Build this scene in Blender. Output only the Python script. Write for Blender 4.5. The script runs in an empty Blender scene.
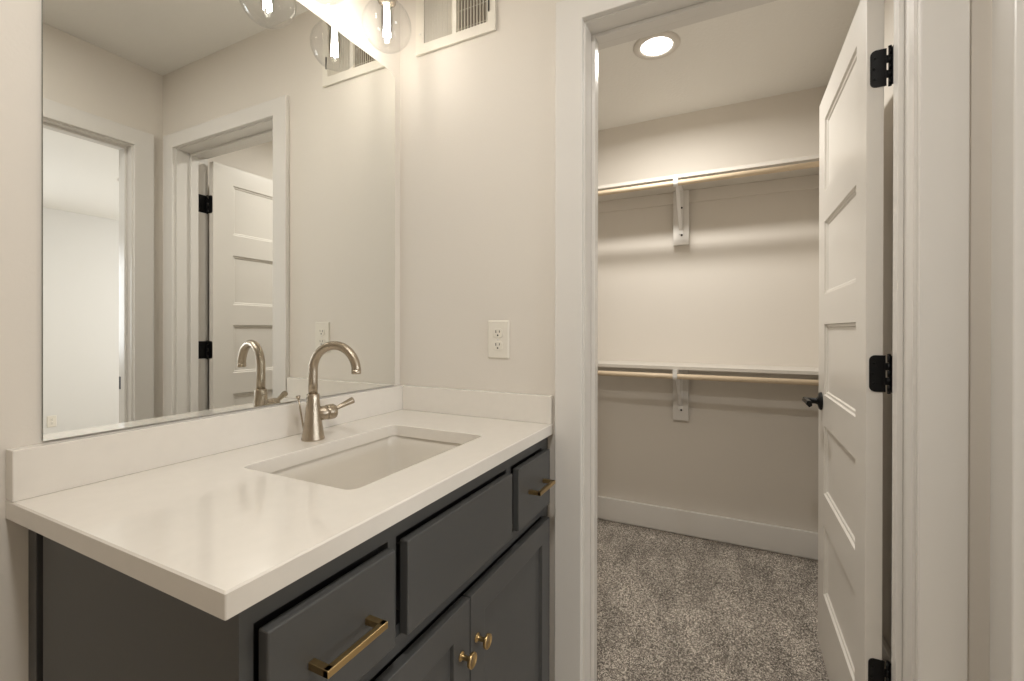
import bpy, bmesh, math, random
import numpy as np
from mathutils import Vector, Matrix
random.seed(4)
S = bpy.context.scene
COL = S.collection

# ------------------------------------------------------------------ camera
F_PX, PP_UP = 450.2, 9.88
YAW, PITCH, ROLL = math.radians(26.27), math.radians(-0.118), math.radians(0.1)
EYE = Vector((-1.2227, -1.0291, 1.1710))
fw = Vector((math.cos(YAW)*math.cos(PITCH), math.sin(YAW)*math.cos(PITCH), math.sin(PITCH)))
rt = Vector((math.sin(YAW), -math.cos(YAW), 0)); up = rt.cross(fw)
r2 = math.cos(ROLL)*rt + math.sin(ROLL)*up; u2 = math.cos(ROLL)*up - math.sin(ROLL)*rt
cam_data = bpy.data.cameras.new('camera'); cam = bpy.data.objects.new('camera', cam_data)
COL.objects.link(cam)
M3 = Matrix((r2, u2, -fw)).transposed()
cam.matrix_world = Matrix.Translation(EYE) @ M3.to_4x4()
cam_data.sensor_width = 36.0; cam_data.lens = F_PX/1024*36.0
cam_data.shift_y = -PP_UP/1024; cam_data.clip_start = 0.02
S.camera = cam

# ------------------------------------------------------------------ view, world, big lights
S.view_settings.view_transform = 'Standard'; S.view_settings.look = 'None'
S.view_settings.gamma = 1.0; S.view_settings.use_curve_mapping = False
S.view_settings.exposure = 0.36
w = bpy.data.worlds.new('world'); S.world = w; w.use_nodes = True
w.node_tree.nodes['Background'].inputs[0].default_value = (0.75, 0.85, 1.0, 1)
w.node_tree.nodes['Background'].inputs[1].default_value = 1.0

def lamp(name, kind, loc, energy, color, rot=(0, 0, 0), size=None, size_y=None, parent=None, radius=None, spread=None):
    d = bpy.data.lights.new(name, kind); d.energy = energy; d.color = color
    if kind == 'AREA':
        if size_y: d.shape = 'RECTANGLE'; d.size = size; d.size_y = size_y
        else: d.shape = 'DISK'; d.size = size
        if spread: d.spread = spread
    if radius is not None and kind == 'POINT': d.shadow_soft_size = radius
    o = bpy.data.objects.new(name, d); COL.objects.link(o)
    o.location = loc; o.rotation_euler = rot
    if parent: o.parent = parent
    return o
WARM = (1.0, 0.80, 0.60)
# daylight fill lamps, set just inside the unseen bedroom windows added below
lamp('daylight_fill', 'AREA', (2.93, -3.7, 1.45), 34, (1.0, 0.985, 0.96), (0, math.radians(90), 0), 1.25, 1.5)
lamp('daylight_fill', 'AREA', (-1.0, -5.22, 1.45), 32, (0.93, 0.97, 1.0), (math.radians(90), 0, 0), 1.3, 1.15)
# unseen bathroom fill added at the ceiling; recessed cans of closet and bedroom
lamp('bathroom_fill_light', 'AREA', (-1.05, -0.95, 2.395), 9.5, (1.0, 0.97, 0.92), (0, 0, 0), 0.15)
lamp('closet_can_light', 'AREA', (0.82, -0.722, 2.392), 10.5, (1.0, 0.97, 0.91), (0, 0, 0), 0.145, spread=math.radians(170))
lamp('bedroom_can_light', 'AREA', (0.77, -3.53, 2.395), 6, (1.0, 0.95, 0.88), (0, 0, 0), 0.14)

# ------------------------------------------------------------------ materials
def srgb(r, g, b):
    f = lambda c: (c/255/12.92) if c/255 <= 0.04045 else ((c/255+0.055)/1.055)**2.4
    return (f(r), f(g), f(b), 1)
def mat(name, col, rough=0.5, metal=0.0, bump=0.0, bscale=200.0, vary=0.0, vscale=3.0, coat=0.0, stretch=None, spec=0.5):
    m = bpy.data.materials.new(name); m.use_nodes = True
    nt = m.node_tree; n = nt.nodes; L = nt.links; b = n['Principled BSDF']
    b.inputs['Base Color'].default_value = col
    b.inputs['Roughness'].default_value = rough; b.inputs['Metallic'].default_value = metal
    b.inputs['Specular IOR Level'].default_value = spec
    if coat: b.inputs['Coat Weight'].default_value = coat; b.inputs['Coat Roughness'].default_value = 0.08
    tc = n.new('ShaderNodeTexCoord')
    src = tc.outputs['Object']
    if stretch:
        mp = n.new('ShaderNodeMapping'); mp.inputs['Scale'].default_value = stretch
        L.new(src, mp.inputs['Vector']); src = mp.outputs['Vector']
    if vary:
        nz = n.new('ShaderNodeTexNoise'); nz.inputs['Scale'].default_value = vscale; nz.inputs['Detail'].default_value = 4
        L.new(src, nz.inputs['Vector'])
        cr = n.new('ShaderNodeValToRGB')
        cr.color_ramp.elements[0].position = 0.3; cr.color_ramp.elements[1].position = 0.7
        cr.color_ramp.elements[0].color = tuple(c*(1-vary) for c in col[:3])+(1,)
        cr.color_ramp.elements[1].color = tuple(min(1, c*(1+vary)) for c in col[:3])+(1,)
        L.new(nz.outputs['Fac'], cr.inputs['Fac']); L.new(cr.outputs['Color'], b.inputs['Base Color'])
    if bump:
        nb = n.new('ShaderNodeTexNoise'); nb.inputs['Scale'].default_value = bscale; nb.inputs['Detail'].default_value = 3
        L.new(src, nb.inputs['Vector'])
        bp = n.new('ShaderNodeBump'); bp.inputs['Strength'].default_value = bump; bp.inputs['Distance'].default_value = 0.002
        L.new(nb.outputs['Fac'], bp.inputs['Height']); L.new(bp.outputs['Normal'], b.inputs['Normal'])
    return m
M = {}
M['wall'] = mat('wall_paint', srgb(225, 218, 208), 0.6, bump=0.12, bscale=160)
M['wall_bed'] = mat('bedroom_paint', srgb(224, 222, 218), 0.7, bump=0.1, bscale=160)
M['ceiling'] = mat('ceiling_texture', srgb(234, 231, 225), 0.85, bump=0.6, bscale=70)
M['trim'] = mat('trim_paint', srgb(227, 223, 217), 0.25, bump=0.02, bscale=60)
M['door'] = mat('door_paint', srgb(226, 221, 213), 0.3, bump=0.02, bscale=60)
M['shelf'] = mat('shelf_white', srgb(212, 206, 197), 0.4)
M['quartz'] = mat('white_quartz', srgb(232, 226, 217), 0.08, vary=0.012, vscale=40, coat=0.2)
M['porcelain'] = mat('porcelain', srgb(232, 226, 216), 0.1, coat=0.5)
M['cabinet'] = mat('charcoal_paint', srgb(75, 75, 74), 0.42, bump=0.03, bscale=120)
M['cab_in'] = mat('cabinet_gap', srgb(22, 22, 23), 0.6)  # shade of the drawer gaps put into the colour; toe kick shares it
M['bronze'] = mat('brushed_bronze', srgb(178, 166, 149), 0.25, 1.0, bump=0.25, bscale=30, stretch=(40, 40, 1))
M['brass'] = mat('satin_brass', srgb(192, 165, 118), 0.30, 1.0, bump=0.1, bscale=60)
M['black'] = mat('matte_black_metal', srgb(26, 26, 27), 0.42, 0.6)
M['screw'] = mat('black_screw', srgb(8, 8, 8), 0.5, 0.5)
M['plastic'] = mat('white_plastic', srgb(232, 226, 214), 0.3)
M['slot'] = mat('slot_dark', srgb(40, 36, 32), 0.7)
M['vent'] = mat('vent_enamel', srgb(232, 226, 214), 0.35)
M['duct'] = mat('duct_dark', srgb(132, 122, 108), 0.7)
M['whitemetal'] = mat('white_metal', srgb(235, 232, 228), 0.35)
M['rod'] = mat('maple_rod', srgb(214, 194, 166), 0.5, vary=0.08, vscale=6, stretch=(40, 2, 40))
M['steel'] = mat('chrome', srgb(200, 198, 195), 0.15, 1.0)
M['vinyl'] = mat('vinyl_floor', srgb(196, 186, 172), 0.5, vary=0.15, vscale=4, stretch=(1, 8, 1))
M['mirror'] = mat('mirror_silver', (0.91, 0.92, 0.90, 1), 0.0, 1.0)
M['mirror_edge'] = mat('mirror_edge', srgb(120, 122, 112), 0.2, 0.5)

def emis(name, col, strength):
    m = bpy.data.materials.new(name); m.use_nodes = True; n = m.node_tree.nodes; n.clear()
    e = n.new('ShaderNodeEmission'); e.inputs[0].default_value = col; e.inputs[1].default_value = strength
    o = n.new('ShaderNodeOutputMaterial'); m.node_tree.links.new(e.outputs[0], o.inputs[0]); return m
M['filament'] = emis('filament_glow', (1, 0.94, 0.84, 1), 62)
M['diffuser'] = emis('diffuser_glow', (1, 0.94, 0.86, 1), 6)
def glass(name, edge=0.32):
    m = bpy.data.materials.new(name); m.use_nodes = True; nt = m.node_tree; n = nt.nodes; n.clear()
    fc = n.new('ShaderNodeLayerWeight'); fc.inputs['Blend'].default_value = 0.5
    pw = n.new('ShaderNodeMath'); pw.operation = 'POWER'; pw.inputs[1].default_value = 4.0
    lw = n.new('ShaderNodeMath'); lw.operation = 'MULTIPLY_ADD'; lw.inputs[1].default_value = edge; lw.inputs[2].default_value = 0.03
    nt.links.new(fc.outputs['Facing'], pw.inputs[0]); nt.links.new(pw.outputs[0], lw.inputs[0])
    mx = n.new('ShaderNodeMixShader'); tr = n.new('ShaderNodeBsdfTransparent'); gl = n.new('ShaderNodeBsdfGlossy')
    tr.inputs[0].default_value = (0.99, 0.99, 0.99, 1); gl.inputs['Roughness'].default_value = 0.02
    o = n.new('ShaderNodeOutputMaterial')
    nt.links.new(lw.outputs[0], mx.inputs[0]); nt.links.new(tr.outputs[0], mx.inputs[1])
    nt.links.new(gl.outputs[0], mx.inputs[2]); nt.links.new(mx.outputs[0], o.inputs[0]); return m
M['glass'] = glass('clear_glass', 0.3); M['bulb_glass'] = glass('bulb_glass', 0.04)

def carpet_mat():
    m = bpy.data.materials.new('carpet_fibre'); m.use_nodes = True; nt = m.node_tree; n = nt.nodes; L = nt.links
    b = n['Principled BSDF']; b.inputs['Roughness'].default_value = 0.95; b.inputs['Specular IOR Level'].default_value = 0.15
    tc = n.new('ShaderNodeTexCoord')
    v = n.new('ShaderNodeTexVoronoi'); v.inputs['Scale'].default_value = 260; L.new(tc.outputs['Object'], v.inputs['Vector'])
    cr = n.new('ShaderNodeValToRGB'); e = cr.color_ramp
    e.elements[0].position = 0.0; e.elements[0].color = srgb(88, 82, 77)
    e.elements[1].position = 1.0; e.elements[1].color = srgb(218, 209, 197)
    x = e.elements.new(0.35); x.color = srgb(128, 121, 113)
    x = e.elements.new(0.7); x.color = srgb(170, 161, 150)
    sep = n.new('ShaderNodeSeparateColor'); L.new(v.outputs['Color'], sep.inputs[0]); L.new(sep.outputs[0], cr.inputs[0])
    nz = n.new('ShaderNodeTexNoise'); nz.inputs['Scale'].default_value = 4.5; nz.inputs['Detail'].default_value = 2
    mp = n.new('ShaderNodeMapping'); mp.inputs['Rotation'].default_value = (0, 0, 0.5); mp.inputs['Scale'].default_value = (0.8, 2.2, 1)
    L.new(tc.outputs['Object'], mp.inputs[0]); L.new(mp.outputs[0], nz.inputs['Vector'])
    mr = n.new('ShaderNodeMapRange'); mr.inputs[1].default_value = 0.35; mr.inputs[2].default_value = 0.65
    mr.inputs[3].default_value = 0.80; mr.inputs[4].default_value = 1.18
    L.new(nz.outputs['Fac'], mr.inputs[0])
    mu = n.new('ShaderNodeMix'); mu.data_type = 'RGBA'; mu.blend_type = 'MULTIPLY'; mu.inputs[0].default_value = 1.0
    L.new(cr.outputs[0], mu.inputs[6]); L.new(mr.outputs[0], mu.inputs[7]); L.new(mu.outputs[2], b.inputs['Base Color'])
    return m
M['carpet'] = carpet_mat()

# ------------------------------------------------------------------ geometry helpers
def bx(bm, lo, hi, bev=0.0, mi=0, seg=2):
    t = bmesh.new(); bmesh.ops.create_cube(t, size=1.0)
    for v in t.verts:
        v.co = Vector([(lo[i]+hi[i])/2 + v.co[i]*(hi[i]-lo[i]) for i in range(3)])
    if bev: bmesh.ops.bevel(t, geom=list(t.edges), offset=bev, segments=seg, profile=0.5, affect='EDGES')
    for f in t.faces: f.material_index = mi
    merge(bm, t)
def merge(bm, t):
    me = bpy.data.meshes.new('tmp'); t.to_mesh(me); t.free(); bm.from_mesh(me); bpy.data.meshes.remove(me)
def loft(bm, rings, cap0=True, cap1=True, mi=0, smooth=True, closed=False):
    vs = [[bm.verts.new(p) for p in r] for r in rings]
    pairs = list(zip(vs[:-1], vs[1:]))
    if closed: pairs.append((vs[-1], vs[0]))
    for a, b in pairs:
        k = len(a)
        for i in range(k):
            f = bm.faces.new((a[i], a[(i+1) % k], b[(i+1) % k], b[i])); f.smooth = smooth; f.material_index = mi
    if not closed:
        if cap0: f = bm.faces.new(list(reversed(vs[0]))); f.material_index = mi
        if cap1: f = bm.faces.new(vs[-1]); f.material_index = mi
def basis(d):
    d = d.normalized(); a = Vector((0, 0, 1)) if abs(d.z) < 0.9 else Vector((1, 0, 0))
    u = d.cross(a).normalized(); return u, d.cross(u).normalized()
def revolve(bm, origin, axis, prof, n=32, mi=0, cap=True, smooth=True):
    o = Vector(origin); d = Vector(axis).normalized(); u, v = basis(d)
    rings = [[o + d*h + (u*math.cos(2*math.pi*i/n) + v*math.sin(2*math.pi*i/n))*r for i in range(n)] for r, h in prof]
    loft(bm, rings, cap, cap, mi, smooth)
def tube(bm, pts, rad, n=20, mi=0, cap=True):
    pts = [Vector(p) for p in pts]; rads = rad if isinstance(rad, (list, tuple)) else [rad]*len(pts)
    rings = []; u = None
    for i, p in enumerate(pts):
        d = (pts[min(i+1, len(pts)-1)] - pts[max(i-1, 0)]).normalized()
        if u is None: u, _ = basis(d)
        u = (u - d*u.dot(d)).normalized(); v = d.cross(u)
        rings.append([p + (u*math.cos(2*math.pi*k/n) + v*math.sin(2*math.pi*k/n))*rads[i] for k in range(n)])
    loft(bm, rings, cap, cap, mi)
def rrect(x0, x1, y0, y1, r, n=6):
    P = []
    for cx, cy, a0 in ((x1-r, y1-r, 0), (x0+r, y1-r, 90), (x0+r, y0+r, 180), (x1-r, y0+r, 270)):
        for i in range(n+1):
            a = math.radians(a0 + 90*i/n); P.append((cx + r*math.cos(a), cy + r*math.sin(a)))
    return P
def obj(name, bm, m, parent=None, smooth_angle=None, loc=None):
    bmesh.ops.recalc_face_normals(bm, faces=list(bm.faces))
    me = bpy.data.meshes.new(name); bm.to_mesh(me); bm.free()
    for x in (m if isinstance(m, (list, tuple)) else [m]): me.materials.append(M[x] if isinstance(x, str) else x)
    o = bpy.data.objects.new(name, me); COL.objects.link(o)
    if parent:
        o.parent = parent
        pl = Vector((0, 0, 0)); q = parent
        while q: pl += q.location; q = q.parent
        me.transform(Matrix.Translation(-pl))
    return o
def tag(o, label, cat, group=None, kind=None):
    o['label'] = label; o['category'] = cat
    if group: o['group'] = group
    if kind: o['kind'] = kind
    return o
def thing(name, label, cat, loc, group=None):
    o = bpy.data.objects.new(name, None); COL.objects.link(o); o.location = loc; o.empty_display_size = 0.05
    return tag(o, label, cat, group)
def struct(name, bm, m, parent=None):
    o = obj(name, bm, m, parent)
    if not parent: o['kind'] = 'structure'
    return o
def B(*boxes, bev=0.0):
    bm = bmesh.new()
    for lo, hi in boxes: bx(bm, lo, hi, bev)
    return bm
def recenter(o):
    # put the origin of a one-mesh thing at the middle of its base
    me = o.data; xs = [v.co for v in me.vertices]
    c = Vector(((min(v.x for v in xs)+max(v.x for v in xs))/2, (min(v.y for v in xs)+max(v.y for v in xs))/2, min(v.z for v in xs)))
    me.transform(Matrix.Translation(-c)); o.location = c
    return o

# ------------------------------------------------------------------ dimensions
CEIL = 2.413; YR = -1.486; WT = 0.130; WT2 = 0.112
XB = 1.534                       # far wall of the closet
JL, JR = -0.654, -1.3662          # closet opening
HEAD = 2.031; HEAD2 = 2.023; CTOP = 2.103
CLY = 0.40                       # closet's left wall
D2A, D2B = -0.128, -0.890        # bedroom doorway in the right-hand wall
BEDY = -5.30

# ------------------------------------------------------------------ room shell
struct('floor', B(((-3.1, BEDY-0.1, -0.08), (3.1, 0.5, -0.012))), 'vinyl')
struct('ceiling', B(((-3.1, BEDY-0.1, CEIL), (3.1, 0.5, CEIL+0.1))), 'ceiling')
struct('wall_left', B(((-2.7, 0.006, -0.012), (0, 0.1, CEIL))), 'wall')
struct('wall_far', B(((0, JL+0.02, -0.012), (WT, 0.4, CEIL)), ((0, YR, -0.012), (WT, JR-0.02, CEIL)), ((0, JR-0.02, HEAD+0.02), (WT, JL+0.02, CEIL))), 'wall')
struct('wall_right', B(((D2A+0.02, YR-WT2, -0.012), (3.0, YR, CEIL)), ((-3.0, YR-WT2, -0.012), (D2B-0.02, YR, CEIL)), ((D2B-0.02, YR-WT2, HEAD2+0.02), (D2A+0.02, YR, CEIL))), 'wall')
struct('wall_back', B(((-2.8, YR, -0.012), (-2.7, 0.1, CEIL))), 'wall')
struct('wall_closet_far', B(((XB, YR, -0.012), (XB+0.1, CLY+0.1, CEIL))), 'wall')
struct('wall_closet_left', B(((0, CLY, -0.012), (XB, CLY+0.1, CEIL))), 'wall')
def window(name, x0, x1, z0, z1):
    bm = bmesh.new(); y0_, y1_ = BEDY-0.09, BEDY-0.01; xm = (x0+x1)/2
    for lo, hi in (((x0, y0_, z0), (x1, y1_, z0+0.05)), ((x0, y0_, z1-0.05), (x1, y1_, z1)), ((x0, y0_, z0+0.05), (x0+0.05, y1_, z1-0.05)),
                   ((x1-0.05, y0_, z0+0.05), (x1, y1_, z1-0.05)), ((xm-0.02, y0_+0.01, z0+0.05), (xm+0.02, y1_-0.01, z1-0.05))): bx(bm, lo, hi)
    w_ = struct(name, bm, 'trim')
    obj('pane', B(((x0+0.05, BEDY-0.052, z0+0.05), (x1-0.05, BEDY-0.048, z1-0.05))), 'glass', w_)
struct('wall_bedroom_far', B(((-3.1, BEDY-0.1, -0.012), (-1.7, BEDY, CEIL)), ((-0.3, BEDY-0.1, -0.012), (3.1, BEDY, CEIL)),
       ((-1.7, BEDY-0.1, -0.012), (-0.3, BEDY, 0.85)), ((-1.7, BEDY-0.1, 2.05), (-0.3, BEDY, CEIL))), 'wall_bed')
window('added_window_2', -1.7, -0.3, 0.85, 2.05)  # unseen window, added opposite the doorway to throw daylight on the vanity
struct('wall_bedroom_left', B(((-3.1, BEDY, -0.012), (-3.0, YR, CEIL))), 'wall_bed')
# bedroom wall opened for an unseen window, added to brighten the bedroom
WY0, WY1, WZ0, WZ1 = -4.4, -3.0, 0.85, 2.05
struct('wall_bedroom_right', B(((3.0, BEDY, -0.012), (3.1, WY0, CEIL)), ((3.0, WY1, -0.012), (3.1, YR, CEIL)),
       ((3.0, WY0, -0.012), (3.1, WY1, WZ0)), ((3.0, WY0, WZ1), (3.1, WY1, CEIL))), 'wall_bed')
wf = bmesh.new()
for lo, hi in (((3.01, WY0, WZ0), (3.09, WY1, WZ0+0.05)), ((3.01, WY0, WZ1-0.05), (3.09, WY1, WZ1)), ((3.01, WY0, WZ0+0.05), (3.09, WY0+0.05, WZ1-0.05)),
               ((3.01, WY1-0.05, WZ0+0.05), (3.09, WY1, WZ1-0.05)), ((3.02, (WY0+WY1)/2-0.02, WZ0+0.05), (3.08, (WY0+WY1)/2+0.02, WZ1-0.05))): bx(wf, lo, hi)
win = struct('added_window_1', wf, 'trim')
obj('pane', B(((3.048, WY0+0.05, WZ0+0.05), (3.052, WY1-0.05, WZ1-0.05))), 'glass', win)

# ------------------------------------------------------------------ door frames (jamb + stop + casing in profile)
CW = 0.079
fr = bmesh.new()
# closet opening jambs
bx(fr, (0, JL, -0.01), (WT, JL+0.02, HEAD)); bx(fr, (0, JR-0.02, -0.01), (WT, JR, HEAD)); bx(fr, (0, JR-0.02, HEAD), (WT, JL+0.02, HEAD+0.02))
# stops
bx(fr, (0.058, JL-0.011, -0.01), (0.093, JL, HEAD), 0.002); bx(fr, (0.058, JR, -0.01), (0.093, JR+0.011, HEAD), 0.002)
bx(fr, (0.058, JR+0.011, HEAD-0.011), (0.093, JL-0.011, HEAD), 0.002)
def casing(bm, axis, i0, i1, o0, o1, hz, face, out):
    """one mitred U-shaped casing; i = inner edges, o = outer edges along the wall, chamfered front"""
    t = 0.017
    def ring(k, d):
        P = [(o0+k, 0.0), (o0+k, CTOP-k), (o1-k, CTOP-k), (o1-k, 0.0), (i1+k, 0.0), (i1+k, hz+k), (i0-k, hz+k), (i0-k, 0.0)]
        P = [(a_, z_ if z_ > 0 else -0.011) for a_, z_ in P]
        return [((face+out*d, a_, z_) if axis == 'y' else (a_, face+out*d, z_)) for a_, z_ in P]
    loft(bm, [ring(0, 0.0), ring(0, t-0.0025), ring(0.0008, t-0.0008), ring(0.0025, t)], smooth=False)
casing(fr, 'y', JR-0.0055, JL+0.005, -1.4490, JL+0.005+CW, HEAD+0.005, 0, -1)
casing(fr, 'y', JR-0.0055, JL+0.005, -1.4490, JL+0.005+CW, HEAD+0.005, WT, 1)
trim1 = struct('trim_1', fr, 'trim')
fr = bmesh.new()
y0, y1 = YR-WT2, YR
bx(fr, (D2A, y0, -0.01), (D2A+0.02, y1, HEAD2)); bx(fr, (D2B-0.02, y0, -0.01), (D2B, y1, HEAD2)); bx(fr, (D2B-0.02, y0, HEAD2), (D2A+0.02, y1, HEAD2+0.02))
bx(fr, (D2A-0.011, y0+0.04, -0.01), (D2A, y0+0.075, HEAD2), 0.002); bx(fr, (D2B, y0+0.04, -0.01), (D2B+0.011, y0+0.075, HEAD2), 0.002)
bx(fr, (D2B+0.011, y0+0.04, HEAD2-0.011), (D2A-0.011, y0+0.075, HEAD2), 0.002)
casing(fr, 'x', D2B-0.005, D2A+0.005, D2B-0.005-CW, D2A+0.005+CW, HEAD2+0.005, y1, 1)
casing(fr, 'x', D2B-0.005, D2A+0.005, D2B-0.005-CW, D2A+0.005+CW, HEAD2+0.005, y0, -1)
trim2 = struct('trim_2', fr, 'trim')
sp = obj('strike_plate', B(((D2A-0.0015, y0+0.002, 0.885), (D2A, y0+0.030, 0.945))), 'black', trim2); sp['label'] = 'black metal strike plate'

# baseboards of the closet
def baseboard(name, lo, hi, axis):
    bm = bmesh.new(); bx(bm, lo, hi)
    return struct(name, bm, 'trim')
for nm, pts in (('baseboard_closet_far', ((XB-0.015, YR+0.0, 0), (XB, CLY, 0.137))), ('baseboard_closet_right', ((WT+0.02, YR, 0), (XB-0.015, YR+0.015, 0.137))),
                ('baseboard_closet_left', ((WT, CLY-0.015, 0), (XB-0.015, CLY, 0.137)))):
    bm = bmesh.new(); bx(bm, pts[0], pts[1], 0.003, seg=2); o = struct(nm, bm, 'trim')

# ------------------------------------------------------------------ carpet
def carpet():
    x0, x1, y0, y1, st = WT*0.4, XB-0.0155, YR+0.0155, CLY-0.0155, 0.0042
    nx = int((x1-x0)/st); ny = int((y1-y0)/st)
    rng = np.random.default_rng(3)
    X, Y = np.meshgrid(np.linspace(x0, x1, nx), np.linspace(y0, y1, ny), indexing='ij')
    Z = rng.random((nx, ny))
    for k in range(1):
        Z = 0.55*Z + 0.45*(np.roll(Z, 1, 0)+np.roll(Z, -1, 0)+np.roll(Z, 1, 1)+np.roll(Z, -1, 1))/4
    Z = (Z-Z.min())/(Z.max()-Z.min())*0.005 - 0.005
    X = X + (rng.random(X.shape)-0.5)*0.0016; Y = Y + (rng.random(X.shape)-0.5)*0.0016
    # keep the nap out of the jambs: only the strip between them runs under the door opening
    keep = ~((X < WT+0.018) & ((Y > JL) | (Y < JR)))
    idx = np.arange(nx*ny).reshape(nx, ny)
    kq = keep[:-1, :-1] & keep[1:, :-1] & keep[1:, 1:] & keep[:-1, 1:]
    q = np.stack([idx[:-1, :-1], idx[1:, :-1], idx[1:, 1:], idx[:-1, 1:]], -1)[kq]
    used = np.unique(q); remap = -np.ones(nx*ny, int); remap[used] = np.arange(len(used)); q = remap[q]
    co = np.stack([X, Y, Z], -1).reshape(-1, 3)[used]
    me = bpy.data.meshes.new('carpet'); me.vertices.add(len(co)); me.vertices.foreach_set('co', co.ravel())
    me.loops.add(q.size); me.loops.foreach_set('vertex_index', q.ravel().astype(np.int32))
    me.polygons.add(len(q)); me.polygons.foreach_set('loop_start', np.arange(0, q.size, 4, dtype=np.int32))
    me.polygons.foreach_set('loop_total', np.full(len(q), 4, dtype=np.int32)); me.update(); me.validate()
    me.polygons.foreach_set('use_smooth', np.ones(len(q), dtype=bool))
    me.materials.append(M['carpet'])
    o = bpy.data.objects.new('carpet', me); COL.objects.link(o)
    tag(o, 'speckled grey cut-pile carpet covering the closet floor', 'carpet', kind='stuff')
carpet()

# ------------------------------------------------------------------ panelled slabs
def slab(W, H, T, panels, prof, back=True):
    """slab in (u, depth, v): front at depth 0, back at depth T; panels = (u0,u1,v0,v1); prof = [(inset, depth)...]"""
    bm = bmesh.new()
    us = sorted({0, W} | {p[0] for p in panels} | {p[1] for p in panels}); vs = sorted({0, H} | {p[2] for p in panels} | {p[3] for p in panels})
    def face(pts): bm.faces.new([bm.verts.new(p) for p in pts])
    for side in ((0, 1), (T, -1)):
        d0, s = side
        for i in range(len(us)-1):
            for j in range(len(vs)-1):
                r = (us[i], us[i+1], vs[j], vs[j+1])
                isp = any(abs(r[0]-p[0]) < 1e-6 and abs(r[1]-p[1]) < 1e-6 and abs(r[2]-p[2]) < 1e-6 and abs(r[3]-p[3]) < 1e-6 for p in panels)
                if not isp or (d0 == T and not back):
                    face([(r[0], d0, r[2]), (r[1], d0, r[2]), (r[1], d0, r[3]), (r[0], d0, r[3])]); continue
                last = None
                for ins, dep in [(0, 0)] + prof:
                    y = d0 + s*dep
                    ring = [(r[0]+ins, y, r[2]+ins), (r[1]-ins, y, r[2]+ins), (r[1]-ins, y, r[3]-ins), (r[0]+ins, y, r[3]-ins)]
                    if last:
                        for k in range(4): face([last[k], last[(k+1) % 4], ring[(k+1) % 4], ring[k]])
                    last = ring
                face(last)
    for i in range(len(us)-1):
        for v in (0, H): face([(us[i], 0, v), (us[i+1], 0, v), (us[i+1], T, v), (us[i], T, v)])
    for j in range(len(vs)-1):
        for u in (0, W): face([(u, 0, vs[j]), (u, 0, vs[j+1]), (u, T, vs[j+1]), (u, T, vs[j])])
    bmesh.ops.remove_doubles(bm, verts=list(bm.verts), dist=1e-6)
    return bm

# ------------------------------------------------------------------ closet door, opened a quarter turn into the closet
DX0, DX1, DYF, DT, DZ0, DZ1 = 0.140, 0.810, -1.3160, 0.034, 0.006, 2.014
pz = [(1.662, 1.919), (1.299, 1.555), (0.942, 1.193), (0.591, 0.833), (0.235, 0.479)]
bm = slab(DX1-DX0, DZ1-DZ0, DT, [(0.100, DX1-DX0-0.112, a-DZ0, b-DZ0) for a, b in pz], [(0.003, 0.006), (0.010, 0.0065), (0.0135, 0.0105)])
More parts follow.
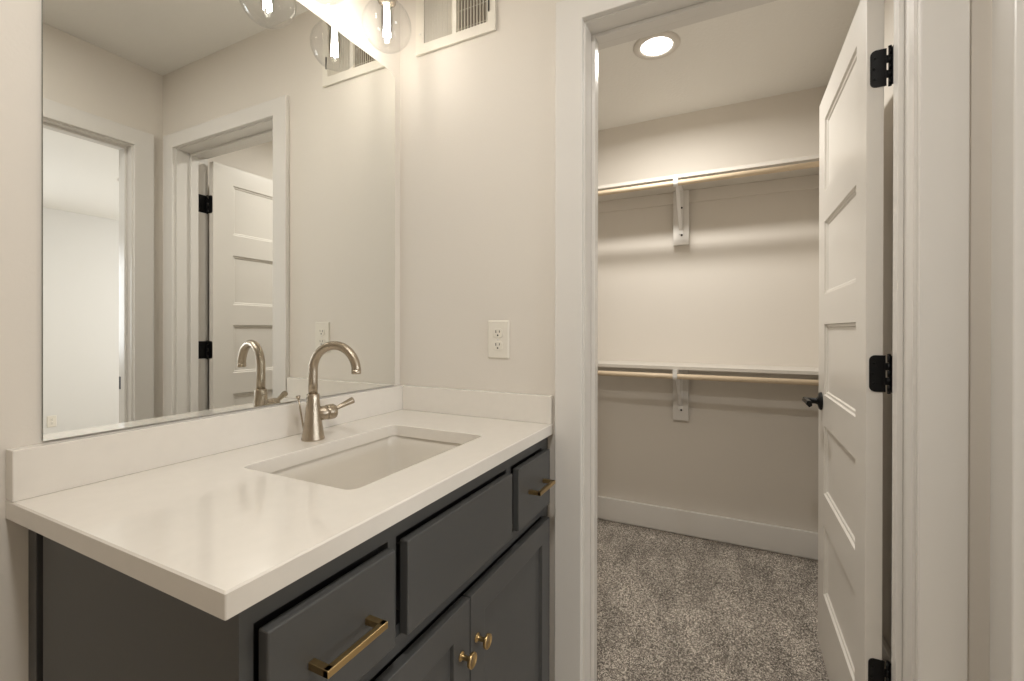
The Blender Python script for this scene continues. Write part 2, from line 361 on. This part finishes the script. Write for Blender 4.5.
# (u, depth, v) -> (x, y, z); front face looks towards +y
for v in bm.verts: v.co = Vector((DX0+v.co.x, DYF-v.co.y, DZ0+v.co.z))
door = obj('door_1', bm, 'door'); door['kind'] = 'structure'
door['label'] = 'white five-panel closet door standing open'
door.data.transform(Matrix.Translation((-DX0, -DYF+DT, 0))); door.location = (DX0, DYF-DT, 0)
bv = door.modifiers.new('edge', 'BEVEL'); bv.width = 0.0015; bv.segments = 2; bv.limit_method = 'ANGLE'; bv.angle_limit = math.radians(80)
HZ = [(1.756, 1.845), (1.023, 1.111), (0.289, 0.378)]
for z0, z1 in HZ:
    # leaf let into the door's edge (rounded corners away from the pin), leaf on the jamb, knuckles between
    bm = bmesh.new(); t = 0.0022
    P = rrect(DYF-DT-0.004, DYF-0.0065, z0, z1, 0.012, 5)
    P = [(y if y > DYF-DT+0.012 else y, z) for y, z in P]
    # square the corners on the pin side
    Q = [(y, z) for y, z in P if y > DYF-DT+0.008] + []
    Q = sorted([p for p in P if p[0] > (2*DYF-DT-0.01)/2 and p[1] >= (z0+z1)/2], key=lambda p: p[0]-p[1]*0.001)
    top = [(DYF-DT-0.004, z1)] + sorted([p for p in P if p[0] > DYF-DT+0.010 and p[1] > (z0+z1)/2], key=lambda p: (round(p[0], 5), -p[1]))
    bot = sorted([p for p in P if p[0] > DYF-DT+0.010 and p[1] < (z0+z1)/2], key=lambda p: (-round(p[0], 5), p[1])) + [(DYF-DT-0.004, z0)]
    ring = top + sorted(bot, key=lambda p: -p[0])
    loft(bm, [[(DX0-t, y, z) for y, z in ring], [(DX0+0.0005, y, z) for y, z in ring]], smooth=False)
    py = DYF-DT-0.0100; px = DX0-0.0035
    k = (z1-z0)/5
    for i in range(5):
        if i % 2 == 0 or True:
            revolve(bm, (px, py, z0+i*k+0.0008), (0, 0, 1), [(0.0, 0), (0.0034, 0), (0.0034, k-0.0016), (0.0, k-0.0016)], 14, cap=False)
    revolve(bm, (px, py, z0-0.004), (0, 0, 1), [(0.0, 0), (0.0036, 0.001), (0.0036, 0.004), (0, 0.004)], 14, cap=False)
    revolve(bm, (px, py, z1), (0, 0, 1), [(0.0, 0), (0.0036, 0), (0.0036, 0.003), (0, 0.004)], 14, cap=False)
    bx(bm, (px-0.0005, py, z0+k), (px+0.0025, py+0.0075, z0+2*k)); bx(bm, (px-0.0005, py, z0+3*k), (px+0.0025, py+0.0075, z0+4*k))
    bx(bm, (0.096, JR, z0), (px+0.0005, JR+0.0020, z1), 0.0006); bx(bm, (px-0.0012, JR+0.0005, z0), (px+0.0008, py, z1))
    h = obj('hinge', bm, 'black', door); h['label'] = 'black metal hinge'
    for zz, yy in ((0.22, 0.012), (0.5, 0.007), (0.78, 0.012)):
        bs = bmesh.new(); revolve(bs, (DX0-t-0.0006, DYF-0.010-yy*0.4, z0+(z1-z0)*zz), (-1, 0, 0), [(0.0, 0), (0.0034, 0), (0.0028, 0.0006), (0, 0.0002)], 12, cap=False)
        obj('screw', bs, 'screw', h)
# lever set
bm = bmesh.new(); lx, lz = 0.745, 0.913
revolve(bm, (lx, DYF, lz), (0, 1, 0), [(0.0, 0), (0.0325, 0), (0.0325, 0.004), (0.029, 0.008), (0.014, 0.012), (0.0105, 0.018), (0.0105, 0.050), (0.0, 0.050)], 32, cap=False)
loft(bm, [[(lx+0.013-0.108*t, DYF+0.044+dy, lz+dz) for dy, dz in ((-0.003, 0.007), (-0.003, -0.006), (0.006, -0.012), (0.015, -0.002), (0.011, 0.010), (0.003, 0.011))] for t in (0, 0.04, 0.5, 0.97, 1)], smooth=False)
lv = obj('lever_handle', bm, 'black', door); lv['label'] = 'black lever handle on round rose'
bm = bmesh.new()
revolve(bm, (lx, DYF-DT, lz), (0, -1, 0), [(0.0, 0), (0.033, 0), (0.033, 0.004), (0.030, 0.008), (0.013, 0.011), (0.0105, 0.016), (0.0105, 0.042), (0.0, 0.042)], 32, cap=False)
loft(bm, [[(lx+0.012-0.105*t, DYF-DT-0.036-dy, lz+dz) for dy, dz in ((0.0, -0.010), (0.010, -0.012), (0.018, 0), (0.010, 0.012), (0.0, 0.010))] for t in [0, 0.5, 1]], smooth=False)
lv = obj('lever_handle', bm, 'black', door); lv['label'] = 'black lever handle on round rose'

door.rotation_euler = (0, 0, math.radians(0.12))

# ------------------------------------------------------------------ closet shelves, rods, brackets
SX = 1.270
for top, nm in ((1.983, 'upper'), (0.981, 'lower')):
    g = 'closet shelf boards'
    sh = thing('closet_shelf', 'white shelf board high on the closet wall, above the upper rod' if nm == 'upper' else
               'white shelf board at waist height on the closet wall, above the lower rod', 'shelf', (SX+0.15, -0.55, top-0.018), g)
    obj('board', B(((SX, YR, top-0.018), (XB, CLY, top)), bev=0.0012), 'shelf', sh)
    obj('cleat', B(((XB-0.012, YR, top-0.018-0.068), (XB, CLY, top-0.018)), bev=0.0012), 'wall', sh)
    zr = {'upper': 1.930, 'lower': 0.9305}[nm]; xr = 1.240
    bm = bmesh.new(); tube(bm, [(xr, YR+0.001, zr), (xr, CLY-0.001, zr)], 0.0135, 24)
    rd = obj('closet_rod', bm, 'rod'); recenter(rd)
    tag(rd, 'pale wooden clothes rod under the high closet shelf' if nm == 'upper' else 'pale wooden clothes rod under the waist-high closet shelf', 'closet rod', 'clothes rods in the closet')
    # bracket on its backing block
    yc = -0.756; zt = top-0.018; zb = {'upper': 1.655, 'lower': 0.656}[nm]
    br = thing('shelf_bracket', ('white metal bracket on wooden block holding the high shelf and rod' if nm == 'upper' else
               'white metal bracket on wooden block holding the waist-high shelf and rod'), 'bracket', (XB-0.03, yc, zb), 'closet shelf brackets')
    obj('backing_block', B(((XB-0.033, yc-0.042, zb), (XB-0.0122, yc+0.042, zt-0.0005)), bev=0.0015), 'trim', br)
    bm = bmesh.new(); xw = XB-0.033
    bx(bm, (xw-0.004, yc-0.012, zb+0.060), (xw, yc+0.012, zt-0.001), 0.001)          # wall leg
    bx(bm, (SX+0.003, yc-0.012, zt-0.0045), (xw, yc+0.012, zt-0.0008), 0.001)           # shelf leg
    bx(bm, (SX+0.003, yc-0.012, zt-0.020), (SX+0.0065, yc+0.012, zt-0.0045), 0.001)
    obj('bracket_frame', bm, 'whitemetal', br)
    bm = bmesh.new()
    a = Vector((SX+0.03, yc, zt-0.010)); b_ = Vector((xw-0.004, yc, zb+0.085))
    d = (b_-a); n_ = Vector((d.z, 0, -d.x)).normalized()*0.003
    rings = []
    for t_ in (0, 1):
        c = a + d*t_
        rings.append([c+n_+Vector((0, 0.009, 0)), c-n_+Vector((0, 0.009, 0)), c-n_-Vector((0, 0.009, 0)), c+n_-Vector((0, 0.009, 0))])
    loft(bm, rings, smooth=False)
    obj('strut', bm, 'whitemetal', br)
    bm = bmesh.new()                                                                      # cradle round the rod
    arc = [(xr + 0.0145*math.cos(a_), zr + 0.0145*math.sin(a_)) for a_ in [math.radians(q) for q in range(150, 371, 20)]]
    out = [(xr + 0.0168*math.cos(a_), zr + 0.0168*math.sin(a_)) for a_ in [math.radians(q) for q in range(150, 371, 20)]]
    ring = arc + out[::-1]
    loft(bm, [[(x, yc-0.011, z) for x, z in ring], [(x, yc+0.011, z) for x, z in ring]], smooth=False)
    bx(bm, (xr-0.0168, yc-0.011, zr+0.003), (xr-0.0145, yc+0.011, zt+0.004), 0.0006)
    bx(bm, (xr-0.0168, yc-0.011, zt-0.003), (SX+0.02, yc+0.011, zt-0.0008), 0.0006)
    bx(bm, (xr+0.0145, yc-0.011, zr-0.002), (xr+0.0168, yc+0.011, zt-0.001), 0.0006)
    obj('rod_hook', bm, 'whitemetal', br)
    for zz in (zb+0.055, zt-0.10) if nm == 'upper' else (zb+0.060,):
        bm = bmesh.new(); revolve(bm, (xw-0.0002, yc-0.004, zz), (-1, 0, 0), [(0.0, 0), (0.0055, 0), (0.0055, 0.0045), (0.004, 0.006), (0, 0.006)], 12, cap=False)
        s_ = obj('screw', bm, 'slot', br); s_['label'] = 'dark screw head'

# ------------------------------------------------------------------ recessed lights
def can(x, y, label, z=CEIL, group='recessed ceiling lights'):
    t = thing('recessed_light', label, 'ceiling light', (x, y, z-0.012), group)
    bm = bmesh.new(); n = 40
    prof = [(0.098, 0.0), (0.098, 0.004), (0.092, 0.009), (0.074, 0.010), (0.066, 0.006), (0.065, 0.0)]
    rings = [[(x+r*math.cos(2*math.pi*i/n), y+r*math.sin(2*math.pi*i/n), z-h) for i in range(n)] for r, h in prof]
    loft(bm, rings, False, False)
    obj('trim_ring', bm, 'shelf', t)
    bm = bmesh.new(); revolve(bm, (x, y, z-0.004), (0, 0, -1), [(0.0, 0), (0.0655, 0), (0.063, 0.002), (0.0, 0.0025)], 40, cap=False)
    obj('diffuser', bm, 'diffuser', t)
    return t
can(0.820, -0.722, 'round white recessed light glowing in the closet ceiling')
can(0.77, -3.53, 'small recessed light glowing in the bedroom ceiling, seen in the mirror')
can(-1.05, -0.95, 'round recessed light added to the bathroom ceiling as unseen fill')  # unseen fixture, added to go with the bathroom fill lamp

# ------------------------------------------------------------------ vanity cabinet
CL, CD, CH, CTH = -0.9385, -0.5605, 0.900, 0.030
CX0, CX1 = -0.912, -0.002; FY = -0.543; TOPZ = CH-CTH; YD = -0.563
van = thing('vanity_cabinet', 'charcoal grey bathroom vanity cabinet with brass pulls under the white counter', 'cabinet', (-0.455, -0.27, -0.012))
bm = bmesh.new()
bx(bm, (CX0+0.012, -0.018, 0.095), (CX1, 0.004, TOPZ)); bx(bm, (CX0+0.012, FY+0.02, 0.095), (CX0+0.0145, -0.018, TOPZ)); bx(bm, (CX1-0.018, FY+0.02, 0.095), (CX1, -0.018, TOPZ))
bx(bm, (CX0+0.028, FY+0.02, 0.095), (CX1-0.018, -0.018, 0.113))
obj('carcass', bm, 'cabinet', van)
obj('scribe_strip', B(((CX0-0.001, -0.024, 0.0), (CX0+0.0115, 0.0055, TOPZ-0.0005)), bev=0.001), 'cabinet', van)
obj('side_panel', B(((CX0, FY+0.0110, 0.095), (CX0+0.0115, -0.046, TOPZ-0.0005)), bev=0.001), 'cabinet', van)
bm = bmesh.new()
bx(bm, (CX0-0.001, FY, 0.095), (-0.8965, FY+0.0105, TOPZ)); bx(bm, (-0.050, FY, 0.095), (CX1, FY+0.02, TOPZ))
for z0, z1 in ((0.8385, TOPZ), (0.6475, 0.676), (0.095, 0.125)): bx(bm, (-0.8965, FY, z0), (-0.050, FY+0.02, z1))
for x0, x1 in ((-0.6765, -0.6575), (-0.2690, -0.2450)): bx(bm, (x0, FY, 0.676), (x1, FY+0.02, 0.8385))
obj('face_frame', bm, 'cabinet', van)
bm = bmesh.new(); bx(bm, (-0.898, FY+0.021, 0.12), (-0.040, FY+0.03, 0.845)); obj('backing', bm, 'cab_in', van)  # near-black sheet, paints the shade showing in the gaps round the drawers
bm = bmesh.new(); bx(bm, (CX0+0.03, FY+0.075, -0.012), (CX1-0.001, FY+0.09, 0.095)); bx(bm, (CX0+0.03, FY+0.09, -0.012), (CX0+0.045, -0.02, 0.095)); obj('toe_kick', bm, 'cab_in', van)
def front(name, x0, x1, z0, z1):
    bm = bmesh.new(); bx(bm, (x0, YD, z0), (x1, FY-0.0025, z1), 0.0022, seg=2); bx(bm, (x0+0.02, FY-0.003, z0+0.02), (x1-0.02, FY+0.0208, z1-0.02)); return obj(name, bm, 'cabinet', van)
def pull(parent, xc, zc, half=0.053):
    bm = bmesh.new(); h = 0.0048; y = YD
    for s in (-1, 1): bx(bm, (xc+s*(half-h)-h, y-0.0335, zc-h), (xc+s*(half-h)+h, y, zc+h), 0.0008)
    bx(bm, (xc-half, y-0.034, zc-h), (xc+half, y-0.0245, zc+h), 0.001)
    o = obj('handle', bm, 'brass', parent); o['label'] = 'square brass bar pull'
d1 = front('drawer', -0.8929, -0.6816, 0.6825, 0.8323); pull(d1, -0.7878, 0.7588, 0.052)
front('false_front', -0.6522, -0.2739, 0.6815, 0.8332)
d2 = front('drawer', -0.2396, -0.0330, 0.6815, 0.8332); pull(d2, -0.1314, 0.7598, 0.052)
def shaker(x0, x1, z0, z1, kx):
    W, H = x1-x0, z1-z0; st = 0.056
    bm = slab(W, H, 0.0195, [(st, W-st, st, H-st)], [(0.0, 0.0), (0.0015, 0.0085), (0.006, 0.0095)], back=False)
    for v in bm.verts: v.co = Vector((x0+v.co.x, YD+v.co.y, z0+v.co.z))
    o = obj('door', bm, 'cabinet', van)
    bv = o.modifiers.new('edge', 'BEVEL'); bv.width = 0.0014; bv.segments = 2; bv.limit_method = 'ANGLE'; bv.angle_limit = math.radians(70)
    bm = bmesh.new()
    revolve(bm, (kx, YD, 0.5469), (0, -1, 0), [(0.0, 0), (0.0088, 0), (0.0088, 0.0016), (0.0062, 0.0026), (0.0048, 0.006), (0.0046, 0.0185), (0.007, 0.0205), (0.0135, 0.0215), (0.0142, 0.0225), (0.0142, 0.0268), (0.0132, 0.0278), (0.011, 0.0278), (0.0105, 0.0272), (0.0, 0.0272)], 32, cap=False)
    k = obj('knob', bm, 'brass', o); k['label'] = 'round brass knob'
shaker(-0.8872, -0.4638, 0.105, 0.6419, -0.4951)
shaker(-0.4599, -0.0345, 0.105, 0.6419, -0.4364)

# ------------------------------------------------------------------ countertop with sink cut-out, splashes
SK = (-0.664, -0.2205, -0.454, -0.158)
def poly_hole(z, outer, inner, bm):
    vo = [bm.verts.new((x, y, z)) for x, y in outer]; vi = [bm.verts.new((x, y, z)) for x, y in inner]
    e = [bm.edges.new((vo[i], vo[(i+1) % len(vo)])) for i in range(len(vo))] + [bm.edges.new((vi[i], vi[(i+1) % len(vi)])) for i in range(len(vi))]
    bmesh.ops.triangle_fill(bm, use_beauty=True, use_dissolve=False, edges=e)
    return vo, vi
bm = bmesh.new(); c = 0.0022
outr = lambda k: [(CL+k, CD+0.002+k), (CL+0.0006+k, CD+0.0006+k), (CL+0.002+k, CD+k), (-0.0004, CD+k), (-0.0004, 0.0055), (CL+k, 0.0055)]
inn = lambda k: rrect(SK[0]-k, SK[1]+k, SK[2]-k, SK[3]+k, 0.018+k, 8)
to, ti = poly_hole(CH, outr(c), inn(0.0015), bm); bo, bi = poly_hole(TOPZ, outr(0.001), inn(0), bm)
m1 = [bm.verts.new((x, y, CH-c)) for x, y in outr(0)]; m0 = [bm.verts.new((x, y, TOPZ+0.001)) for x, y in outr(0)]
i1 = [bm.verts.new((x, y, CH-0.0015)) for x, y in inn(0)]
for a, b in ((to, m1), (m1, m0), (m0, bo), (ti, i1), (i1, bi)):
    k = len(a)
    for i in range(k): bm.faces.new((a[i], a[(i+1) % k], b[(i+1) % k], b[i]))
ct = obj('countertop', bm, 'quartz'); 
tag(ct, 'glossy white quartz vanity top with a rectangular sink cut-out', 'countertop')
cc = Vector((-0.469, -0.28, TOPZ)); ct.data.transform(Matrix.Translation(-cc)); ct.location = cc
BSZ = CH+0.0806
obj('backsplash', B(((CL, -0.0212, CH), (-0.0005, 0.0055, BSZ)), bev=0.0015), 'quartz', ct)
obj('side_splash', B(((-0.0185, CD+0.001, CH), (-0.0005, -0.0214, BSZ)), bev=0.0015), 'quartz', ct)

# ------------------------------------------------------------------ undermount sink
sk = thing('sink', 'white rectangular undermount basin sunk in the vanity top', 'sink', (-0.4375, -0.306, 0.73))
bm = bmesh.new(); R = lambda k, z, r: [(x, y, z) for x, y in rrect(SK[0]-k, SK[1]+k, SK[2]-k, SK[3]+k, r, 8)]
zt = TOPZ-0.0008
rings = [R(0.028, zt, 0.03), R(0.006, zt, 0.030), R(0.0045, zt-0.002, 0.029), R(0.003, zt-0.03, 0.030), R(-0.002, zt-0.095, 0.034), R(-0.007, zt-0.117, 0.040), R(-0.018, zt-0.130, 0.045), R(-0.036, zt-0.135, 0.045), R(-0.10, zt-0.138, 0.03), R(-0.118, zt-0.139, 0.02)]
outer = [R(0.028, zt-0.012, 0.03), R(0.014, zt-0.013, 0.035), R(0.010, zt-0.095, 0.04), R(-0.01, zt-0.142, 0.05), R(-0.10, zt-0.150, 0.03)]
loft(bm, list(reversed(outer))+rings, True, True)
obj('basin', bm, 'porcelain', sk)
bm = bmesh.new(); revolve(bm, (-0.4375, -0.306, zt-0.1395), (0, 0, 1), [(0.0, 0), (0.031, 0), (0.031, 0.002), (0.026, 0.004), (0.022, 0.002), (0.020, 0.004), (0.0, 0.006)], 32, cap=False)
obj('drain', bm, 'bronze', sk)

# ------------------------------------------------------------------ faucet
FX, FYc = -0.4450, -0.0990
fa = thing('faucet', 'brushed champagne bronze gooseneck faucet behind the sink', 'faucet', (FX, FYc, CH))
bm = bmesh.new()
revolve(bm, (FX, FYc, CH), (0, 0, 1), [(0.0, 0), (0.0260, 0), (0.0270, 0.001), (0.0270, 0.003), (0.0262, 0.006), (0.0225, 0.030), (0.0185, 0.062), (0.0158, 0.090), (0.0148, 0.110), (0.0142, 0.112), (0.011, 0.1125), (0.0, 0.1125)], 40, cap=False)
obj('body', bm, 'bronze', fa)
bm = bmesh.new(); sd = Vector((0.20, -0.98, 0)).normalized(); ar = 0.0605
pts = [(FX, FYc, CH+0.107), (FX, FYc, CH+0.14), (FX, FYc, 1.065)]
c0 = Vector((FX, FYc, 1.0715)) + sd*ar
for q in range(180, 3, -8):
    a = math.radians(q); pts.append(tuple(c0 + sd*(ar*math.cos(a)) + Vector((0, 0, ar*math.sin(a)))))
pts.append(tuple(Vector(pts[-1]) + Vector((0, 0, -0.004)))); pts[-2] = tuple(Vector(pts[-2]) + Vector((0, 0, 0.001)))
rad = [0.0108]*len(pts); tube(bm, pts, rad, 28)
end = Vector(pts[-1]); ed = (end-Vector(pts[-2])).normalized()
revolve(bm, end - ed*0.004, ed, [(0.0, 0), (0.0113, 0), (0.0113, 0.010), (0.0106, 0.0112), (0.0085, 0.0102), (0.0, 0.006)], 28, cap=False)
obj('spout', bm, 'bronze', fa)
hz = 0.961; hd = Vector((0.96, -0.26, 0.03)).normalized(); h0 = Vector((FX, FYc, hz))
bm = bmesh.new(); revolve(bm, h0+hd*0.008, hd, [(0.0, 0), (0.0172, 0), (0.0176, 0.022), (0.0176, 0.0245), (0.0164, 0.0250), (0.0164, 0.0265), (0.0186, 0.0275), (0.0190, 0.030), (0.0190, 0.044), (0.0168, 0.048), (0.0, 0.049)], 32, cap=False)
hub = obj('handle_hub', bm, 'bronze', fa)
bm = bmesh.new(); a0 = h0+hd*0.046+Vector((0, 0, 0.002)); a1 = Vector((-0.348, -0.132, 0.986))
dd = a1-a0; tube(bm, [a0-dd*0.05, a0+dd*0.1, a0+dd*0.35, a0+dd*0.65, a0+dd*0.93, a0+dd, a0+dd*1.02], [0.0055, 0.0052, 0.0056, 0.0068, 0.0086, 0.0086, 0.007], 20)
obj('lever', bm, 'bronze', hub)
bm = bmesh.new(); p0 = Vector((-0.4385, -0.062, CH)); p1 = Vector((-0.4575, -0.0620, 1.000))
tube(bm, [p0, p1], 0.0022, 12); ax = (p1-p0).normalized()
revolve(bm, p1-ax*0.004, ax, [(0.0, 0), (0.0024, 0), (0.0052, 0.007), (0.0056, 0.009), (0.0050, 0.0105), (0.0, 0.011)], 16, cap=False)
obj('lift_rod', bm, 'bronze', fa)

# ------------------------------------------------------------------ mirror
MX0, MX1, MZ0, MZ1 = -0.897, -0.0331, 0.9845, 2.0325
bm = bmesh.new(); P = rrect(MX0, MX1, MZ0, MZ1, 0.022, 8)
# only the upper corners are rounded
P = [((MX0 if x < -0.5 else MX1) if z < 1.2 else x, MZ0 if z < 1.2 else z) for x, z in P]
Q = []
for p in P:
    if not Q or (abs(Q[-1][0]-p[0])+abs(Q[-1][1]-p[1])) > 1e-6: Q.append(p)
if abs(Q[0][0]-Q[-1][0])+abs(Q[0][1]-Q[-1][1]) < 1e-6: Q.pop()
loft(bm, [[(x, 0.0055, z) for x, z in Q], [(x, 0.0, z) for x, z in Q]], smooth=False)
for f in bm.faces: f.material_index = 0 if abs(f.normal.y) > 0.5 or len(f.verts) > 4 else 1
mi = obj('mirror', bm, ['mirror', 'mirror_edge']); recenter(mi)
tag(mi, 'large frameless wall mirror standing on the white backsplash', 'mirror')

# ------------------------------------------------------------------ wall register
V0, V1, VZ0, VZ1 = -0.0690, -0.3715, 2.0895, 2.345
vt = thing('air_vent', 'white slatted air vent high on the wall right of the mirror', 'vent', (0, (V0+V1)/2, VZ0))
bm = bmesh.new(); xf = -0.011
yi0, yi1, yc0, yc1 = -0.1037, -0.344, -0.2149, -0.2302; zi0, zi1 = VZ0+0.031, VZ1-0.031
for (a, b, z0, z1) in ((V0, V1, VZ0, zi0), (V0, V1, zi1, VZ1), (V0, yi0, zi0, zi1), (yi1, V1, zi0, zi1), (yc0, yc1, zi0, zi1)):
    bx(bm, (xf, min(a, b), z0), (-0.003, max(a, b), z1))
bmesh.ops.remove_doubles(bm, verts=list(bm.verts), dist=1e-6)
bx(bm, (-0.003, V1+0.002, VZ0+0.002), (-0.0004, V0-0.002, zi0)); bx(bm, (-0.003, V1+0.002, zi1), (-0.0004, V0-0.002, VZ1-0.002))
bx(bm, (-0.003, V1+0.002, zi0), (-0.0004, yi1, zi1)); bx(bm, (-0.003, yi0, zi0), (-0.0004, V0-0.002, zi1))
obj('frame', bm, 'vent', vt)
obj('duct_throat', B(((-0.0020, yi1+0.0002, zi0+0.0002), (-0.0006, yi0-0.0002, zi1-0.0002))), 'duct', vt)
def fin(y, ang):
    bm = bmesh.new(); w = 0.0080; t = 0.0006; c_, s_ = math.cos(ang), math.sin(ang)
    ring = []
    for u, v in ((-w/2, -t), (w/2, -t), (w/2, t), (-w/2, t)): ring.append((-0.0068 + u*c_ - v*s_, y + u*s_ + v*c_))
    loft(bm, [[(x, yy, zi0) for x, yy in ring], [(x, yy, zi1) for x, yy in ring]], smooth=False)
    obj('fin', bm, 'vent', vt)
n = 11
for i in range(n): fin(yi0 + (yc0-yi0)*(i+0.5)/n, math.radians(-38))
for i in range(n-1): fin(yc1 + (yi1-yc1)*(i+0.6)/(n-1), math.radians(8))
bm = bmesh.new()
bm.free()
for k in range(3):
    bm = bmesh.new(); bx(bm, (-0.0028, yi1, zi0+0.012+k*(zi1-zi0-0.02)/3), (-0.0021, yi0, zi0+0.0135+k*(zi1-zi0-0.02)/3)); obj('rear_vane', bm, 'vent', vt)
obj('damper_lever', B(((xf-0.004, -0.3515, 2.150), (xf, -0.3485, 2.195))), 'slot', vt)
bm = bmesh.new(); revolve(bm, (xf, -0.086, 2.155), (-1, 0, 0), [(0, 0), (0.0032, 0), (0.0024, 0.0012), (0, 0.0012)], 12, cap=False); obj('screw', bm, 'whitemetal', vt)

# ------------------------------------------------------------------ electrical outlets
def outlet(o3, ydir, n3, label, name='wall_outlet', zc=0, plate_w=0.0735, h=0.117):
    """o3 = centre of the plate on the wall, ydir = horizontal unit along the wall, n3 = outward normal"""
    t = thing(name, label, 'outlet', (o3[0], o3[1], o3[2]-h/2), 'wall outlets')
    u = Vector(ydir); nn = Vector(n3); o = Vector(o3)
    def place(bm):
        R_ = Matrix((u, nn, Vector((0, 0, 1)))).transposed().to_4x4()
        bm.transform(Matrix.Translation(o) @ R_)
    bm = bmesh.new()
    loft(bm, [[(x, d, z) for x, z in rrect(-plate_w/2+k, plate_w/2-k, -h/2+k, h/2-k, 0.003, 3)] for k, d in ((0, 0.0004), (0, 0.003), (0.003, 0.0055), (0.004, 0.0058))], smooth=False)
    place(bm); obj('cover_plate', bm, 'plastic', t)
    for s in (-1, 1):
        bm = bmesh.new()
        loft(bm, [[(x, d, z) for x, z in rrect(-0.0165+k, 0.0165-k, s*0.0195-0.0145+k, s*0.0195+0.0145-k, 0.011, 5)] for k, d in ((0, 0.005), (0, 0.0072), (0.001, 0.0076))], smooth=False)
        place(bm); r = obj('receptacle', bm, 'plastic', t)
        bm = bmesh.new(); z = s*0.0195
        bx(bm, (-0.0075, 0.007, z+0.0005), (-0.0050, 0.0079, z+0.0085)); bx(bm, (0.0050, 0.007, z+0.0015), (0.0072, 0.0079, z+0.008))
        revolve(bm, (0, 0.007, z-0.0065), (0, 1, 0), [(0, 0), (0.0027, 0), (0.0027, 0.0009), (0, 0.0009)], 12, cap=False)
        place(bm); obj('slot', bm, 'slot', r)
    bm = bmesh.new(); revolve(bm, (0, 0.0058, 0), (0, 1, 0), [(0, 0), (0.003, 0), (0.0025, 0.001), (0, 0.001)], 12, cap=False); place(bm); obj('screw', bm, 'whitemetal', t)
outlet((0, -0.3805, 1.1410), (0, -1, 0), (-1, 0, 0), 'white duplex outlet on the wall above the side splash')
outlet((0.845, BEDY, 0.215), (1, 0, 0), (0, 1, 0), 'small white outlet on the bedroom wall seen in the mirror')

# ------------------------------------------------------------------ vanity light: three clear globes
GX = [-0.650, -0.4215, -0.193]; GY, GZ, GR = -0.107, 2.068, 0.0715
vl = thing('vanity_light', 'three-light vanity fixture with clear glass globes above the mirror', 'vanity light', (-0.4215, -0.0, 2.185))
obj('back_plate', B(((-0.50, -0.022, 2.195), (-0.343, 0.0055, 2.300)), bev=0.003), 'bronze', vl)
bm = bmesh.new(); tube(bm, [(GX[0]-0.02, GY, 2.247), (GX[2]+0.02, GY, 2.247)], 0.008, 16); tube(bm, [(-0.4215, -0.02, 2.247), (-0.4215, GY, 2.247)], 0.008, 16)
obj('arm', bm, 'bronze', vl)
for gx in GX:
    bm = bmesh.new(); revolve(bm, (gx, GY, 2.247), (0, 0, -1), [(0.0, -0.008), (0.006, -0.008), (0.006, 0.045), (0.020, 0.052), (0.0265, 0.060), (0.0265, 0.108), (0.022, 0.108), (0.018, 0.100), (0.0, 0.100)], 28, cap=False)
    obj('socket', bm, 'bronze', vl)
    bm = bmesh.new(); pr = []
    a0 = math.asin(0.0255/GR)
    for i in range(0, 25):
        a = a0 + (math.pi-a0)*i/24; pr.append((max(GR*math.sin(a), 0.0), -GR*math.cos(a)))
    pr = [(0.0258, -GR*math.cos(a0)-0.012)] + pr
    revolve(bm, (gx, GY, GZ), (0, 0, -1), [(r, h) for r, h in pr], 48, cap=False)
    bmesh.ops.remove_doubles(bm, verts=list(bm.verts), dist=1e-5)
    sh = obj('lamp_shade', bm, 'glass', vl); so = sh.modifiers.new('wall', 'SOLIDIFY'); so.thickness = 0.002; so.offset = -1
    sh['label'] = 'clear glass globe'
    bm = bmesh.new()
    revolve(bm, (gx, GY, 2.139), (0, 0, -1), [(0.0, 0), (0.0125, 0), (0.0125, 0.004), (0.0165, 0.02), (0.0175, 0.05), (0.0165, 0.085), (0.0120, 0.104), (0.005, 0.112), (0.0, 0.113)], 24, cap=False, mi=0)
    for k in range(4):
        a = math.pi/4 + k*math.pi/2; r0, r1 = 0.0050, 0.0092
        tube(bm, [(gx+r0*math.cos(a), GY+r0*math.sin(a), 2.126), (gx+r1*math.cos(a), GY+r1*math.sin(a), 2.035)], 0.0019, 8, mi=1)
    obj('bulb', bm, ['bulb_glass', 'filament'], sh)
